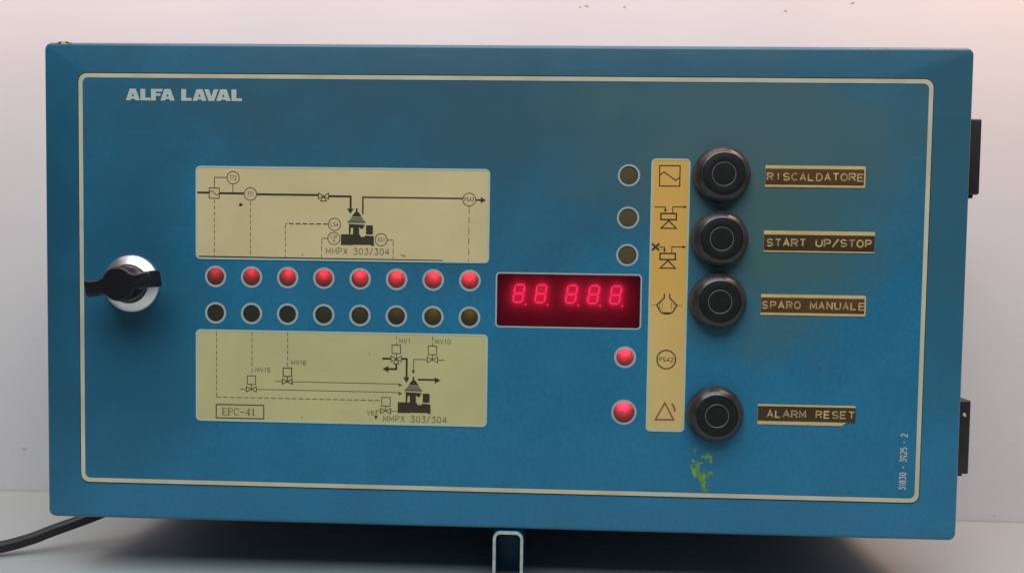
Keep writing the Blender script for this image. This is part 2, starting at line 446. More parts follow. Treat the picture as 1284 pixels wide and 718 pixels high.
# ------------------------------------------------------------------ setting: wall and shelf
def setting(name, verts, faces, mat, label, bevel=0):
    me = bpy.data.meshes.new(name); me.from_pydata([Vector(v) * MM for v in verts], [], faces); me.update()
    me.materials.append(mat)
    o = bpy.data.objects.new(name, me); scene.collection.objects.link(o)
    o['kind'] = 'structure'; o['label'] = label
    return o
def wall_y(x): return 183.2 - 0.0174 * x
BX = [(0, 1, 3, 2), (4, 6, 7, 5), (0, 4, 5, 1), (2, 3, 7, 6), (0, 2, 6, 4), (1, 5, 7, 3)]
def hexa(x0, x1, f0, f1, z0, z1):
    return [(x, f(x), z) for x in (x0, x1) for f in (f0, f1) for z in (z0, z1)]
setting('wall', hexa(-1400, 1400, wall_y, lambda x: wall_y(x) + 60, -30, 1300), BX, M['wall'], 'plain white painted wall behind the blue cabinet')
setting('shelf_top', hexa(-1400, 1400, lambda x: -480, lambda x: wall_y(x) - 1.0, -28, 0), BX, M['shelf'], 'pale white shelf top under the blue cabinet')

wall = bpy.data.objects['wall']
random.seed(21)
def scuff(u, v, ru, rv, mat):
    n = 11; y = wall_y(u) - 0.25; me = bpy.data.meshes.new('scuff')
    me.from_pydata([Vector((u + ru * math.cos(6.283 * k / n) * random.uniform(0.4, 1.2), y, v + ZC + rv * math.sin(6.283 * k / n) * random.uniform(0.4, 1.2))) * MM for k in range(n)], [], [tuple(range(n))])
    me.materials.append(mat); o = bpy.data.objects.new('scuff_mark', me); scene.collection.objects.link(o); o.parent = wall
BROWN = material('brown_scuff', (0.44, 0.37, 0.34), 0.8, 0.2, var=0.3, var_scale=200)
GREY = material('dark_scuff', (0.12, 0.11, 0.11), 0.8, 0.2)
for u, v, ru, rv, m in ((57.72, 233.93, 1.3, 0.9, BROWN), (63.83, 234.63, 2.4, 1.4, BROWN), (95.73, 234.09, 1.4, 1.0, BROWN), (230.35, 230.64, 1.6, 0.9, BROWN), (285.44, 236.87, 1.8, 0.9, BROWN),
                         (444.42, -166.28, 1.1, 1.8, GREY), (417.67, -194.03, 1.2, 0.8, BROWN), (-436.75, -160.54, 2.6, 1.1, BROWN)):
    scuff(u, v, ru, rv, m)

# ------------------------------------------------------------------ the cabinet
cab = bpy.data.objects.new('control_cabinet', None)
scene.collection.objects.link(cab)
cab.location = (0, 0.09, 0)
POS[cab.name] = Vector(cab.location)
cab['label'] = 'blue metal control cabinet with red display, diagram plates and black push buttons'
cab['category'] = 'control cabinet'

hw, hh = DOOR_W / 2, DOOR_H / 2
# enclosure body behind the door
me = stack('body', [(rrect(-291, -hh - 1.5, 291, hh - 4, 5, 5), -165), (rrect(-291, -hh - 1.5, 291, hh - 4, 5, 5), -19.5)])
link('enclosure_body', me, M['body'], cab, (0, 0, 0), 40)
# door pan with rounded edge; its front has an opening behind the panel film
CUT = rrect(-215, -105, 112, 100, 2, 3)
def door_mesh():
    bm = bmesh.new()
    rings = [(rrect(-hw + 2, -hh + 2, hw - 2, hh - 2, 3.5, 8), -19), (rrect(-hw, -hh, hw, hh, 5, 8), -18)]
    bev = 2.8
    for k in range(6):
        a = math.pi / 2 * k / 5; d = bev * (1 - math.cos(a))
        rings.append((rrect(-hw + d, -hh + d, hw - d, hh - d, max(5 - d, 0.3), 8), -bev + bev * math.sin(a)))
    vs = [[bm.verts.new(P3(u, v, w)) for u, v in pts] for pts, w in rings]
    n = len(vs[0])
    for a, b in zip(vs, vs[1:]):
        for k in range(n): bm.faces.new((a[k], a[(k + 1) % n], b[(k + 1) % n], b[k]))
    hv = [bm.verts.new(P3(u, v, 0)) for u, v in CUT]
    es = [bm.edges.new((hv[k], hv[(k + 1) % len(hv)])) for k in range(len(hv))]
    es += [bm.edges.get((vs[-1][k], vs[-1][(k + 1) % n])) for k in range(n)]
    bmesh.ops.triangle_fill(bm, use_beauty=True, use_dissolve=False, edges=es)
    return to_mesh(bm, 'door')
door = link('door', door_mesh(), M['door'], cab, (0, 0, 0), 35)

# layout of everything on the panel film (mm from the door centre)
FILM = (-276.3, -133.0, 274.6, 137.3)
LED_U = [-185.1 + 23.97 * k for k in range(8)]
ROW_LIT, ROW_DARK = 5.6, -18.4
SIDE = [(84.3, 74.8, 7.15, 5.9), (84.3, 47.7, 7.15, 5.9), (84.3, 23.7, 7.15, 5.9), (84.2, -42.4, 7.15, 5.6), (84.2, -78.3, 8.2, 6.9)]
DISP = (-0.5, -24.5, 94.2, 11.5)
lamp_spots = [(u, ROW_LIT, 7.1, 5.65) for u in LED_U] + [(u, ROW_DARK, 7.1, 5.65) for u in LED_U] + SIDE
holes = [circle(u, v, ri + 0.05, 32) for u, v, ro, ri in lamp_spots]
holes.append(rrect(DISP[0] + 1.0, DISP[1] + 1.0, DISP[2] - 1.0, DISP[3] - 1.0, 1.9, 5))
W0 = 0.6
panel = link('front_panel', sheet('panel', rrect(*FILM, 5.5, 8), holes, W0, W0 + 1.2), M['panel'], cab)
def inset(r, d): return (r[0] + d, r[1] + d, r[2] - d, r[3] - d)
link('border_line', ring_sheet('border', rrect(*inset(FILM, 0.05), 5.5, 8), rrect(*inset(FILM, 2.75), 3.6, 8), W0 - 0.3, W0 + 0.12), M['cream_line'], panel)
link('glue_edge', ring_sheet('glue', rrect(*inset(FILM, -0.75), 6.0, 8), rrect(*inset(FILM, 0.4), 5.3, 8), 0.0, 0.14), M['dirt_gap_shade'], panel)

# company lettering, heavy block letters
def block_letters():
    k = 77.0 / 1098.0
    def X(x): return -244.6 + (x - 65) * k
    v0, v1 = 119.9, 127.4
    def vv(t): return v0 + (v1 - v0) * t
    ink = Ink(W0 + 0.12)
    def A(a, b):
        c = (a + b) / 2; q = (b - a)
        ink.fill([(X(a), vv(0)), (X(c - q * 0.22), vv(1)), (X(c + q * 0.22), vv(1)), (X(b), vv(0)), (X(b - q * 0.33), vv(0)), (X(b - q * 0.355), vv(0.11)), (X(c + 0.5), vv(0.11)), (X(c + 0.5), vv(0.34)), (X(c + q * 0.09), vv(0.34)), (X(c), vv(0.60)), (X(c - q * 0.09), vv(0.34)), (X(c - 0.5), vv(0.34)), (X(c - 0.5), vv(0.11)),
                  (X(a + q * 0.355), vv(0.11)), (X(a + q * 0.33), vv(0))])
    def L(a, b, s=46): ink.fill([(X(a), vv(0)), (X(a), vv(1)), (X(a + s), vv(1)), (X(a + s), vv(0.24)), (X(b), vv(0.24)), (X(b), vv(0))])
    def F(a, b, s=46): ink.fill([(X(a), vv(0)), (X(a), vv(1)), (X(b), vv(1)), (X(b - 6), vv(0.76)), (X(a + s), vv(0.76)), (X(a + s), vv(0.62)), (X(b - 18), vv(0.62)), (X(b - 24), vv(0.40)), (X(a + s), vv(0.40)), (X(a + s), vv(0))])
    def V(a, b):
        c = (a + b) / 2; q = b - a
        ink.fill([(X(a), vv(1)), (X(a + q * 0.33), vv(1)), (X(c), vv(0.36)), (X(b - q * 0.33), vv(1)), (X(b), vv(1)), (X(c + q * 0.2), vv(0)), (X(c - q * 0.2), vv(0))])
    A(65, 197); L(203, 298); F(303, 415); A(393, 527); L(590, 688); A(697, 828); V(808, 940); A(920, 1056); L(1064, 1163)
    return ink
block_letters().make('company_lettering', M['silver_print'], panel, (-206, 123.6, W0))

# part number, reading upwards
ink = Ink(0)
ink.text('31830 - 3925 - 2', 0, 36.2, 0, 3.9, 0.62)
for v in ink.bm.verts:
    u, vv_, w = v.co.x / MM, v.co.z / MM, -v.co.y / MM
    v.co = P3(265.9 - vv_, -124.6 + u, w + W0 + 0.12)
ink.make('part_number', M['silver_print'], panel, (264, -106, W0))

# ---- diagram plates
WP = W0 + 0.25
def plate(rect, name, mat):
    p = link(name, slab(name, *[a - b for a, b in zip(rect, (CU(rect), CV(rect)) * 2)], 3.2, -0.2, 0.25, 0.05), mat, cab, (CU(rect), CV(rect), W0))
    link('pale_edge', ring_sheet('edge', rrect(*rect, 3.2, 6), rrect(*inset(rect, 1.15), 2.2, 6), W0, WP + 0.14), M['mint_line'], p)
    return p
def CU(r): return (r[0] + r[2]) / 2
def CV(r): return (r[1] + r[3]) / 2
UP = (-198.3, 16.9, -5.0, 77.8); LO = (-198.3, -90.1, -5.0, -29.3)
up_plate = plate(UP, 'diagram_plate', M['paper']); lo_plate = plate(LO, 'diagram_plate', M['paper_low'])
IK, IS = M['ink'], M['ink_soft']
T, TH = 0.5, 1.35       # thin and thick line

def separator(at, parent):
    """machine silhouette; (0,0) is the foot under the bowl axis"""
    k = 1 / 8.025 / 1.905
    def q(*pts): return [(at[0] + (x - 862) * k, at[1] + (381 - y) * k) for x, y in pts]
    ink = Ink(WP + 0.05)
    ink.fill(q((852, 52), (852, 14), (870, 14), (870, 52)))
    ink.fill(q((812, 98), (846, 50), (880, 50), (914, 98)))
    ink.fill(q((784, 168), (946, 176), (942, 192), (930, 192), (930, 216), (900, 216), (894, 200), (888, 206), (888, 272), (826, 272), (826, 206), (805, 206), (800, 272), (784, 272)))
    ink.fill(q((705, 272), (896, 272), (904, 296), (940, 296), (950, 282), (1034, 286), (1038, 384), (1010, 384), (1008, 376), (830, 376), (822, 380), (705, 380)))
    ink.fill(q((962, 180), (1018, 180), (1026, 188), (1026, 264), (1018, 272), (964, 272), (956, 264), (956, 188)))
    o = ink.make('separator_symbol', IK, parent, (at[0], at[1], WP))
    g = Ink(WP + 0.05)
    g.fill(q((808, 104), (918, 104), (926, 122), (800, 122))); g.fill(q((796, 126), (930, 126), (950, 150), (950, 162), (770, 158), (770, 148)))
    g.make('separator_band', M['ink_grey'], parent, (at[0], at[1] + 8, WP))

def sensor(c, r, words, parent, lines):
    ink = Ink(WP + 0.05); ink.circle(c, r, 0.55)
    for s, w, dv, h in words: ink.text(s, c[0] - w / 2, c[0] + w / 2, c[1] + dv, h, 0.34)
    ink.make('sensor_symbol', IS, parent, (c[0], c[1], WP))
def dashed(parent, *runs, on=2.6, off=1.4, width=0.45, mat=None):
    ink = Ink(WP + 0.05)
    for a, b in runs: ink.dash(a, b, on, off, width)
    ink.make('dashed_line', mat or IS, parent, (*runs[0][0], WP))
def valve(c, hwid, hhgt, parent, box_c=None, bs=5.6, third=False, stroke=0.5):
    ink = Ink(WP + 0.05)
    for s in (-1, 1): ink.line([(c[0], c[1]), (c[0] + s * hwid, c[1] + hhgt), (c[0] + s * hwid, c[1] - hhgt)], stroke, True, False)
    if third: ink.line([(c[0], c[1]), (c[0] - hhgt * 1.0, c[1] - hwid * 0.95), (c[0] + hhgt * 1.0, c[1] - hwid * 0.95)], stroke, True, False)
    if box_c:
        h = bs / 2; b = box_c
        ink.line([(b[0] - h, b[1] - h), (b[0] + h, b[1] - h), (b[0] + h, b[1] + h), (b[0] - h, b[1] + h)], stroke, True, False)
        ink.line([(c[0], b[1] - h), (c[0], c[1])], stroke)
    ink.make('valve_symbol', IK, parent, (c[0], c[1], WP))
def pipe(parent, pts, width, head=None, mat=None):
    """head = (tip, direction, length, half width)"""
    ink = Ink(WP + 0.05); ink.line(pts, width)
    if head: ink.arrow(*head)
    ink.make('pipe_line', mat or IK, parent, (*pts[0], WP))
def words(parent, s, u0, u1, v0, h, width=0.4, mat=None):
    Ink(WP + 0.05).text(s, u0, u1, v0, h, width).make('lettering', mat or IS, parent, ((u0 + u1) / 2, v0, WP))

# upper plate
pipe(up_plate, [(-197.13, 60.35), (-189.26, 60.19)], TH)
pipe(up_plate, [(-182.37, 60.11), (-165.94, 59.85)], TH)
pipe(up_plate, [(-157.74, 59.69), (-116.98, 59.11)], TH)
y0 = (-110.20, 59.04)[1]
pipe(up_plate, [(-110.20, 59.04), (-95.82, 58.96), (-95.76, 50.45)], TH, ((-96.00, 47.75), (0, -1), 3.4, 2.2))
valve((-113.61, 59.05), 3.3, 1.9, up_plate, third=True, stroke=0.55)
ink = Ink(WP + 0.05)
hx = [(-189.16, 63.47), (-182.58, 63.45), (-182.58, 56.78), (-189.27, 56.80)]
ink.line(hx, 0.55, True, False)
ink.line([(-189.05, 60.71), (-187.46, 61.67), (-184.38, 58.79), (-182.58, 59.75)], 0.45, snap=False)
ink.make('heater_symbol', IK, up_plate, (*(-185.92, 60.12), WP))
pipe(up_plate, [(-185.81, 63.51), (-185.81, 70.39), (-177.38, 70.48)], 0.55, mat=IS)
pipe(up_plate, [(-173.52, 66.11), (-173.51, 60.38)], 0.5, mat=IS)
sensor((-173.36, 70.27), 4.05, [('TT2', 4.2, -1.3, 2.7)], up_plate, 1)
sensor((-161.92, 59.80), 4.1, [('TT1', 3.9, -1.3, 2.7)], up_plate, 1)
sensor((-106.36, 40.75), 4.0, [('LS4', 4.8, -1.2, 2.5)], up_plate, 1)
sensor((-106.68, 31.64), 3.95, [('LSI', 3.9, 0.2, 2.0), ('4', 1.3, -2.4, 1.9)], up_plate, 2)
sensor((-75.59, 31.25), 3.95, [('XS1', 4.6, -1.1, 2.3)], up_plate, 1)
sensor((-18.40, 58.02), 4.15, [('PS42', 5.8, -1.1, 2.3)], up_plate, 1)
dashed(up_plate, ((-185.82, 56.06), (-186.36, 18.90)))
dashed(up_plate, ((-161.91, 54.80), (-162.18, 18.75)))
dashed(up_plate, ((-110.78, 40.90), (-138.56, 41.04)), width=0.75, on=3.0, off=1.5, mat=IK)
dashed(up_plate, ((-138.67, 40.25), (-138.86, 18.58)))
pipe(up_plate, [(-110.78, 31.58), (-114.52, 31.52)], 0.5, mat=IS)
dashed(up_plate, ((-114.73, 31.21), (-114.93, 18.68)), on=3.4)
pipe(up_plate, [(-71.55, 31.10), (-67.73, 31.16)], 0.5, mat=IS)
dashed(up_plate, ((-67.67, 30.59), (-67.88, 18.36)), on=3.6)
dashed(up_plate, ((-18.35, 53.53), (-18.67, 17.82)), on=4.4, off=2.4, width=0.4)
pipe(up_plate, [(-87.77, 47.76), (-87.85, 58.64), (-22.61, 58.02)], 1.0)
pipe(up_plate, [(-14.20, 57.77), (-10.36, 57.71)], 1.1, ((-7.56, 57.70), (1, 0), 3.4, 2.0))
separator((-91.77, 27.38), up_plate)
words(up_plate, 'MMPX 303/304', (-111.73, 21.60)[0], (-70.32, 21.71)[0], (-90.89, 21.50)[1], 3.9, 0.42)
Ink(WP + 0.05).line([(UP[0] + 1.6, UP[1] + 1.75), (UP[2] - 30, UP[1] + 1.35)], 0.85, snap=False).make('slot_shadow_gap', M['dirt_gap_shade'], up_plate, (CU(UP), UP[1] + 1.5, WP))  # dark line painting in the shade of the sheet's slot gap
Ink(WP + 0.05).fill(circle(*(-168.42, 52.73), 1.1, 10)).fill(circle(*(-167.73, 52.90), 0.7, 8)).make('ink_spot', IK, up_plate, (*(-168.31, 52.73), WP))
Ink(WP + 0.05).line([(-62.56, 21.57), (-59.68, 20.57)], 0.6, snap=False).make('scratch', IS, up_plate, (*(-61.51, 21.06), WP))

# lower plate
dashed(lo_plate, ((-184.41, -31.11), (-184.85, -73.56)))
dashed(lo_plate, ((-184.74, -74.09), (-74.61, -74.57)), on=3.2, off=1.4)
dashed(lo_plate, ((-160.67, -30.66), (-161.00, -59.24)), mat=IK)
dashed(lo_plate, ((-136.95, -30.22), (-137.13, -53.46)), mat=IK)
valve((-161.09, -68.48), 3.3, 1.75, lo_plate, (-161.04, -62.43))
valve((-137.15, -62.88), 3.3, 1.75, lo_plate, (-137.07, -56.69), stroke=0.62)
pipe(lo_plate, [(-168.73, -68.54), (-164.51, -68.55)], 0.42, mat=IS)
pipe(lo_plate, [(-157.67, -68.46), (-63.30, -69.20)], 0.42, ((-60.67, -69.25), (1, 0), 2.6, 1.15), mat=IS)
pipe(lo_plate, [(-145.36, -62.84), (-140.56, -62.90)], 0.42, mat=IS)
pipe(lo_plate, [(-133.75, -62.92), (-63.36, -63.50)], 0.42, ((-60.72, -63.55), (1, 0), 2.6, 1.15), mat=IS)
words(lo_plate, 'MV15', (-158.22, -57.07)[0], (-148.52, -56.87)[0], (-153.53, -56.97)[1], 2.75, 0.38)
words(lo_plate, 'MV16', (-134.37, -51.71)[0], (-124.65, -51.52)[0], (-129.59, -51.62)[1], 2.75, 0.38)
words(lo_plate, 'MV1', (-63.08, -36.09)[0], (-56.14, -35.95)[0], (-59.93, -36.03)[1], 2.9, 0.38)
words(lo_plate, 'MV10', (-39.24, -36.15)[0], (-29.50, -35.97)[0], (-34.73, -36.07)[1], 2.9, 0.38)
words(lo_plate, 'V6', (-84.00, -83.77)[0], (-79.56, -83.67)[0], (-81.67, -83.72)[1], 2.7, 0.38)
words(lo_plate, 'MMPX 303/304', (-73.22, -88.29)[0], (-31.62, -87.35)[0], (-52.58, -87.93)[1], 3.9, 0.42)
dashed(lo_plate, ((-64.96, -31.50), (-64.96, -37.28)), on=2.4, off=1.6)
dashed(lo_plate, ((-41.13, -31.47), (-41.12, -37.34)), on=2.6, off=1.4, mat=IK)
valve((-64.99, -46.42), 3.4, 1.9, lo_plate, (-65.04, -40.17), third=True)
valve((-41.22, -46.58), 3.4, 1.9, lo_plate, (-41.24, -40.39))
pipe(lo_plate, [(-74.31, -46.40), (-68.46, -46.44)], 1.3)
pipe(lo_plate, [(-61.51, -46.35), (-58.09, -46.39), (-58.13, -59.23)], 1.3, ((-58.21, -62.18), (0, -1), 3.8, 2.1))
pipe(lo_plate, [(-64.96, -49.79), (-64.98, -53.16), (-70.83, -53.17)], 1.3, ((-74.10, -53.24), (-1, 0), 4.0, 2.1))
pipe(lo_plate, [(-44.69, -46.54), (-53.46, -46.56), (-53.60, -53.87)], 0.5, ((-53.68, -56.30), (0, -1), 2.6, 1.1))
pipe(lo_plate, [(-37.76, -46.67), (-33.20, -46.74)], 0.5)
pipe(lo_plate, [(-50.65, -59.76), (-39.19, -59.89)], 1.2, ((-35.72, -60.03), (1, 0), 3.8, 2.1))
separator((-53.48, -82.03), lo_plate)
valve((-71.70, -80.90), 3.3, 1.75, lo_plate, (-71.54, -74.82))
pipe(lo_plate, [(-68.37, -80.93), (-63.94, -80.94)], 0.42, mat=IS)
pipe(lo_plate, [(-75.08, -80.87), (-77.99, -80.88), (-78.02, -84.48)], 0.5, ((-78.10, -86.92), (0, -1), 2.8, 1.2))
Ink(WP + 0.05).fill(circle(*(-82.67, -43.40), 0.45, 8)).make('ink_spot', IS, lo_plate, (*(-82.67, -43.40), WP))
# framed unit name in serif letters
ink = Ink(WP + 0.05)
e0, e1 = (-184.64, -87.95), (-152.79, -79.03)
ink.line([e0, (e1[0], e0[1]), e1, (e0[0], e1[1])], 0.75, True, False)
ink.make('name_frame', IS, lo_plate, ((e0[0] + e1[0]) / 2, (e0[1] + e1[1]) / 2, WP))
ink = Ink(WP + 0.05)
b0 = e0[1] + 2.0; hs = 4.6
SER = {'E': [([(0.6, 0), (0.6, 6)], 2), ([(0, 6), (3.6, 6), (3.6, 4.8)], 1), ([(0, 0), (3.7, 0), (3.7, 1.3)], 1), ([(0.6, 3.1), (2.6, 3.1)], 1), ([(2.6, 2.4), (2.6, 3.8)], 1)],
       'P': [([(0.6, 0), (0.6, 6)], 2), ([(0, 6), (2.4, 6), (3.5, 5.5), (3.8, 4.5), (3.5, 3.5), (2.4, 3), (0.6, 3)], 1.1), ([(0, 0), (1.5, 0)], 1)],
       'C': [(arc(2.2, 3, 2.0, 3, 40, 320, 12), 1.3), ([(3.8, 4.6), (3.8, 6)], 1)],
       '-': [([(0, 2.8), (3.6, 2.8)], 1.2)],
       '4': [([(2.9, 0), (2.9, 6)], 1.8), ([(2.9, 6), (0, 1.9), (4.0, 1.9)], 1), ([(2.1, 0), (3.7, 0)], 1)],
       '1': [([(1.6, 0), (1.6, 6)], 1.9), ([(0.6, 5.1), (1.6, 6)], 1), ([(0.7, 0), (2.5, 0)], 1)]}
eu0, eu1 = (-180.56, -85.72)[0], (-157.11, -85.19)[0]
step = (eu1 - eu0) / 6
for k, c in enumerate('EPC-41'):
    for pts, wd in SER[c]:
        ink.line([(eu0 + step * k + x * step / 5.0, b0 + y * hs / 6) for x, y in pts], 0.33 * wd, snap=False)
ink.make('unit_name_lettering', IS, lo_plate, ((eu0 + eu1) / 2, b0, WP))

# ---- amber strip of symbols
ST = (98.5, -90.4, 123.4, 85.8)
strip = link('symbol_strip', slab('strip', *[a - b for a, b in zip(ST, (CU(ST), CV(ST)) * 2)], 3.0, -0.2, 0.25, 0.05), M['amber'], cab, (CU(ST), CV(ST), W0))
link('pale_edge', ring_sheet('edge', rrect(*ST, 3.0, 6), rrect(*inset(ST, 1.05), 2.1, 6), W0, WP + 0.14), M['mint_line'], strip)
ink = Ink(WP + 0.05)
ink.line([(103.79, 81.26), (116.81, 81.31), (116.91, 68.26), (103.93, 68.16)], 0.75, True)
ink.line([(103.93, 74.99), (106.57, 77.32), (114.08, 71.95), (116.83, 74.02)], 0.7, snap=False)
ink.make('heater_symbol', IK, strip, (*(110.54, 75.12), WP))
def bowl_symbol(dx, dy, crossed):
    ink = Ink(WP + 0.05)
    def q(x, y): return (x, y)
    a, b = (105.29, 50.74), (115.12, 46.83)
    o = (0, dy)
    def sh(p): return (p[0] + dx, p[1] + dy)
    ink.line([sh(a), sh((b[0], a[1])), sh(b), sh((a[0], b[1]))], 0.95, True, False)
    t = (110.39, 46.20); c = (110.40, 41.28)
    ink.line([sh(t), sh((c[0] - 4.9, c[1])), sh((c[0] + 4.9, c[1]))], 0.9, True, False)
    l0, l1 = (101.01, 54.78), (108.05, 54.87)
    ink.line([sh((l0[0] + (3.4 if crossed else 0), l0[1])), sh(l1), sh((l1[0], l1[1] - 3))], 0.6)
    ink.arrow(sh((l1[0], a[1] + 0.5)), (0, -1), 2.2, 1.0)
    r0, r1 = (112.73, 51.14), (121.20, 55.04)
    ink.line([sh((r0[0], a[1])), sh((r0[0], r1[1])), sh((r1[0] - 1, r1[1]))], 0.6, snap=False)
    ink.arrow(sh((r1[0] + 0.7, r1[1])), (1, 0), 2.2, 1.0)
    if crossed:
        c = sh((l0[0] + 1.3, l0[1]))
        ink.line([(c[0] - 2.3, c[1] - 2.2), (c[0] + 2.3, c[1] + 2.2)], 1.3, snap=False); ink.line([(c[0] - 2.3, c[1] + 2.2), (c[0] + 2.3, c[1] - 2.2)], 1.3, snap=False)
    ink.make('bowl_symbol' if not crossed else 'crossed_bowl_symbol', IK, strip, (*sh(a), WP))
bowl_symbol(0, 0, False); bowl_symbol(0, -25.6, True)
ink = Ink(WP + 0.05)
bowl = [(108.60, -0.73), (108.60, -3.53), (103.87, -8.20), (106.89, -13.16), (113.84, -13.16), (116.86, -8.20), (112.13, -3.53), (112.12, -0.73)]
ink.line(bowl[0:4], 0.85, snap=False); ink.line(bowl[3:5], 0.85); ink.line(bowl[4:8], 0.85, snap=False)
bc = ((bowl[3][0] + bowl[4][0]) / 2, bowl[3][1])
ink.line([(bc[0] - 2.2, bc[1] - 0.7), (bc[0] + 2.2, bc[1] - 0.7)], 0.6)
for s, b in ((-1, bowl[2]), (1, bowl[5])):
    ink.dash((b[0], b[1]), (b[0] + s * 3.2, b[1]), 0.8, 0.35, 0.4)
    for q in (1.9, 3.6): ink.dash((b[0] - s * q, b[1] + 1.8), (b[0] - s * q, b[1] - 3.6), 0.7, 0.35, 0.35)
ink.make('open_bowl_symbol', IK, strip, (*bc, WP))
pc = (110.80, -43.40)
ink = Ink(WP + 0.05); ink.circle(pc, 6.0, 0.8); ink.text('PS42', pc[0] - 4.5, pc[0] + 4.5, pc[1] - 1.3, 2.6, 0.4)
ink.make('sensor_symbol', IK, strip, (*pc, WP))
ink = Ink(WP + 0.05)
ink.line([(110.52, -71.68), (104.58, -82.68), (116.43, -82.52)], 1.1, True, False)
ac = (110.94, -76.58)
ink.line([(ac[0] + 4.0, ac[1] + 4.6), (ac[0] + 5.6, ac[1] + 2.4), (ac[0] + 6.2, ac[1] - 0.6)], 1.3, snap=False)
ink.make('alarm_symbol', M['ink_red'], strip, (*ac, WP))

# ---- indicator lights
lens_disc = {}
BULB = lathe('bulb', [(1.45, -5.4), (1.1, -5.25), (0, -5.2)], 20); BULB.materials.append(M['cup'])
SLEEVE = lathe('sleeve', [(1.9, -9), (1.9, -5.0), (1.5, -5.0), (1.5, -5.7)], 20)  # unseen collar added to keep bulb light forward, so it fades down the lens
def indicator(u, v, ro, ri, lens, led=None):
    key = (ro, ri)
    if key not in lens_disc:
        n = 40
        lens_disc[key] = (ring_sheet('ring', circle(0, 0, ro, n), circle(0, 0, ri, n), 0.0, 0.16),
                          lathe('cup', [(ri + 0.9, -1.9), (ri + 0.9, -9), (0, -9)], 24))
    rg, cp = lens_disc[key]
    o = link('indicator_light', rg, M['ring'], cab, (u, v, W0))
    ln = lathe('lens', [(ri + 0.04, -0.75), (ri - 0.1, -0.45), (ri * 0.6, -0.2), (0, -0.1)], 40)
    link('lens', ln, M[lens], o, (u, v, W0), 50)
    link('lamp_cup', cp, M['cup'], o, (u, v, W0))
    if led:
        du = random.uniform(-0.5, 0.7)
        bo = link('bulb', BULB, None, o, (u + du, v + ri * 0.66, W0), 50)
        bo.material_slots[0].link = 'OBJECT'; bo.material_slots[0].material = led
        link('bulb_light_collar', SLEEVE, M['cup'], o, (u + du, v + ri * 0.66, W0), 50)
POWER = [3.2, 4.6, 5.6, 6.4, 7.4, 8.6, 8.6, 9.4]
for u, p in zip(LED_U, POWER): indicator(u, ROW_LIT, 7.1, 5.65, 'lens_red', emitter('red_bulb', (1.0, 0.07, 0.115), p * 6.6))
FAINT = [0, 0, 0, 0.10, 0.25, 0.45, 0.65, 0.75]
for u, p in zip(LED_U, FAINT): indicator(u, ROW_DARK, 7.1, 5.65, 'lens_olive', emitter('faint_amber_bulb', (1.0, 0.55, 0.05), p * 5) if p else M['cup'])
for s in SIDE[:3]: indicator(*s, 'lens_brown', M['cup'])
indicator(*SIDE[3], 'lens_red', emitter('red_bulb', (1.0, 0.07, 0.15), 66)); indicator(*SIDE[4], 'lens_red', emitter('red_bulb', (1.0, 0.07, 0.15), 84))

# ---- red numeric display
DC = (CU(DISP), CV(DISP))
disp = link('numeric_display', ring_sheet('bezel', rrect(*DISP, 2.8, 6), rrect(*inset(DISP, 1.0), 1.9, 6), W0 - 0.2, W0 + 0.15), M['ring'], cab)
rin = inset(DISP, 1.02)
link('filter_pane', sheet('pane', rrect(*rin, 1.9, 6), (), W0 - 0.35), M['filter'], disp)
bm = bmesh.new()
d = inset(DISP, 0.6)
vs = [bm.verts.new(P3(u, v, w)) for w in (-0.75, -7.0) for u, v in ((d[0], d[1]), (d[2], d[1]), (d[2], d[3]), (d[0], d[3]))]
for k in range(4): bm.faces.new((vs[k], vs[(k + 1) % 4], vs[4 + (k + 1) % 4], vs[4 + k]))
bm.faces.new(vs[4:8])
link('circuit_board', to_mesh(bm, 'board'), M['board'], disp)
def digit_mesh():
    bm = bmesh.new(); H, Wd, t, g = 12.6, 7.3, 1.15, 0.22; sl = math.tan(math.radians(8))
    def seg(a, b):
        a, b = Vector(a), Vector(b); dd = (b - a).normalized(); q = Vector((-dd.y, dd.x)) * t / 2
        a, b = a + dd * g, b - dd * g
        pts = [a, a + dd * t / 2 + q, b - dd * t / 2 + q, b, b - dd * t / 2 - q, a + dd * t / 2 - q]
        for w0 in (0.0,):
            lo = [bm.verts.new(P3(p.x + sl * p.y, p.y, -0.5)) for p in pts]; hi = [bm.verts.new(P3(p.x + sl * p.y, p.y, 0)) for p in pts]
            bm.faces.new(hi)
            for k in range(6): bm.faces.new((lo[k], lo[(k + 1) % 6], hi[(k + 1) % 6], hi[k]))
    x, y = (Wd - t) / 2, (H - t) / 2
    for a, b in (((-x, y), (x, y)), ((-x, 0), (x, 0)), ((-x, -y), (x, -y)), ((-x, 0), (-x, y)), ((x, 0), (x, y)), ((-x, -y), (-x, 0)), ((x, -y), (x, 0))): seg(a, b)
    pts = circle(Wd / 2 + 1.7 - 0.9, -H / 2 - 0.9, 0.72, 14)
    lo = [bm.verts.new(P3(u, v, -0.5)) for u, v in pts]; hi = [bm.verts.new(P3(u, v, 0)) for u, v in pts]
    bm.faces.new(hi)
    for k in range(14): bm.faces.new((lo[k], lo[(k + 1) % 14], hi[(k + 1) % 14], hi[k]))
    return to_mesh(bm, 'digit')
dm = digit_mesh()
for u in (14.6, 28.95, 48.9, 63.25, 77.6):
    link('digit', dm, M['segment'], disp, (u, -2.3, -2.1))

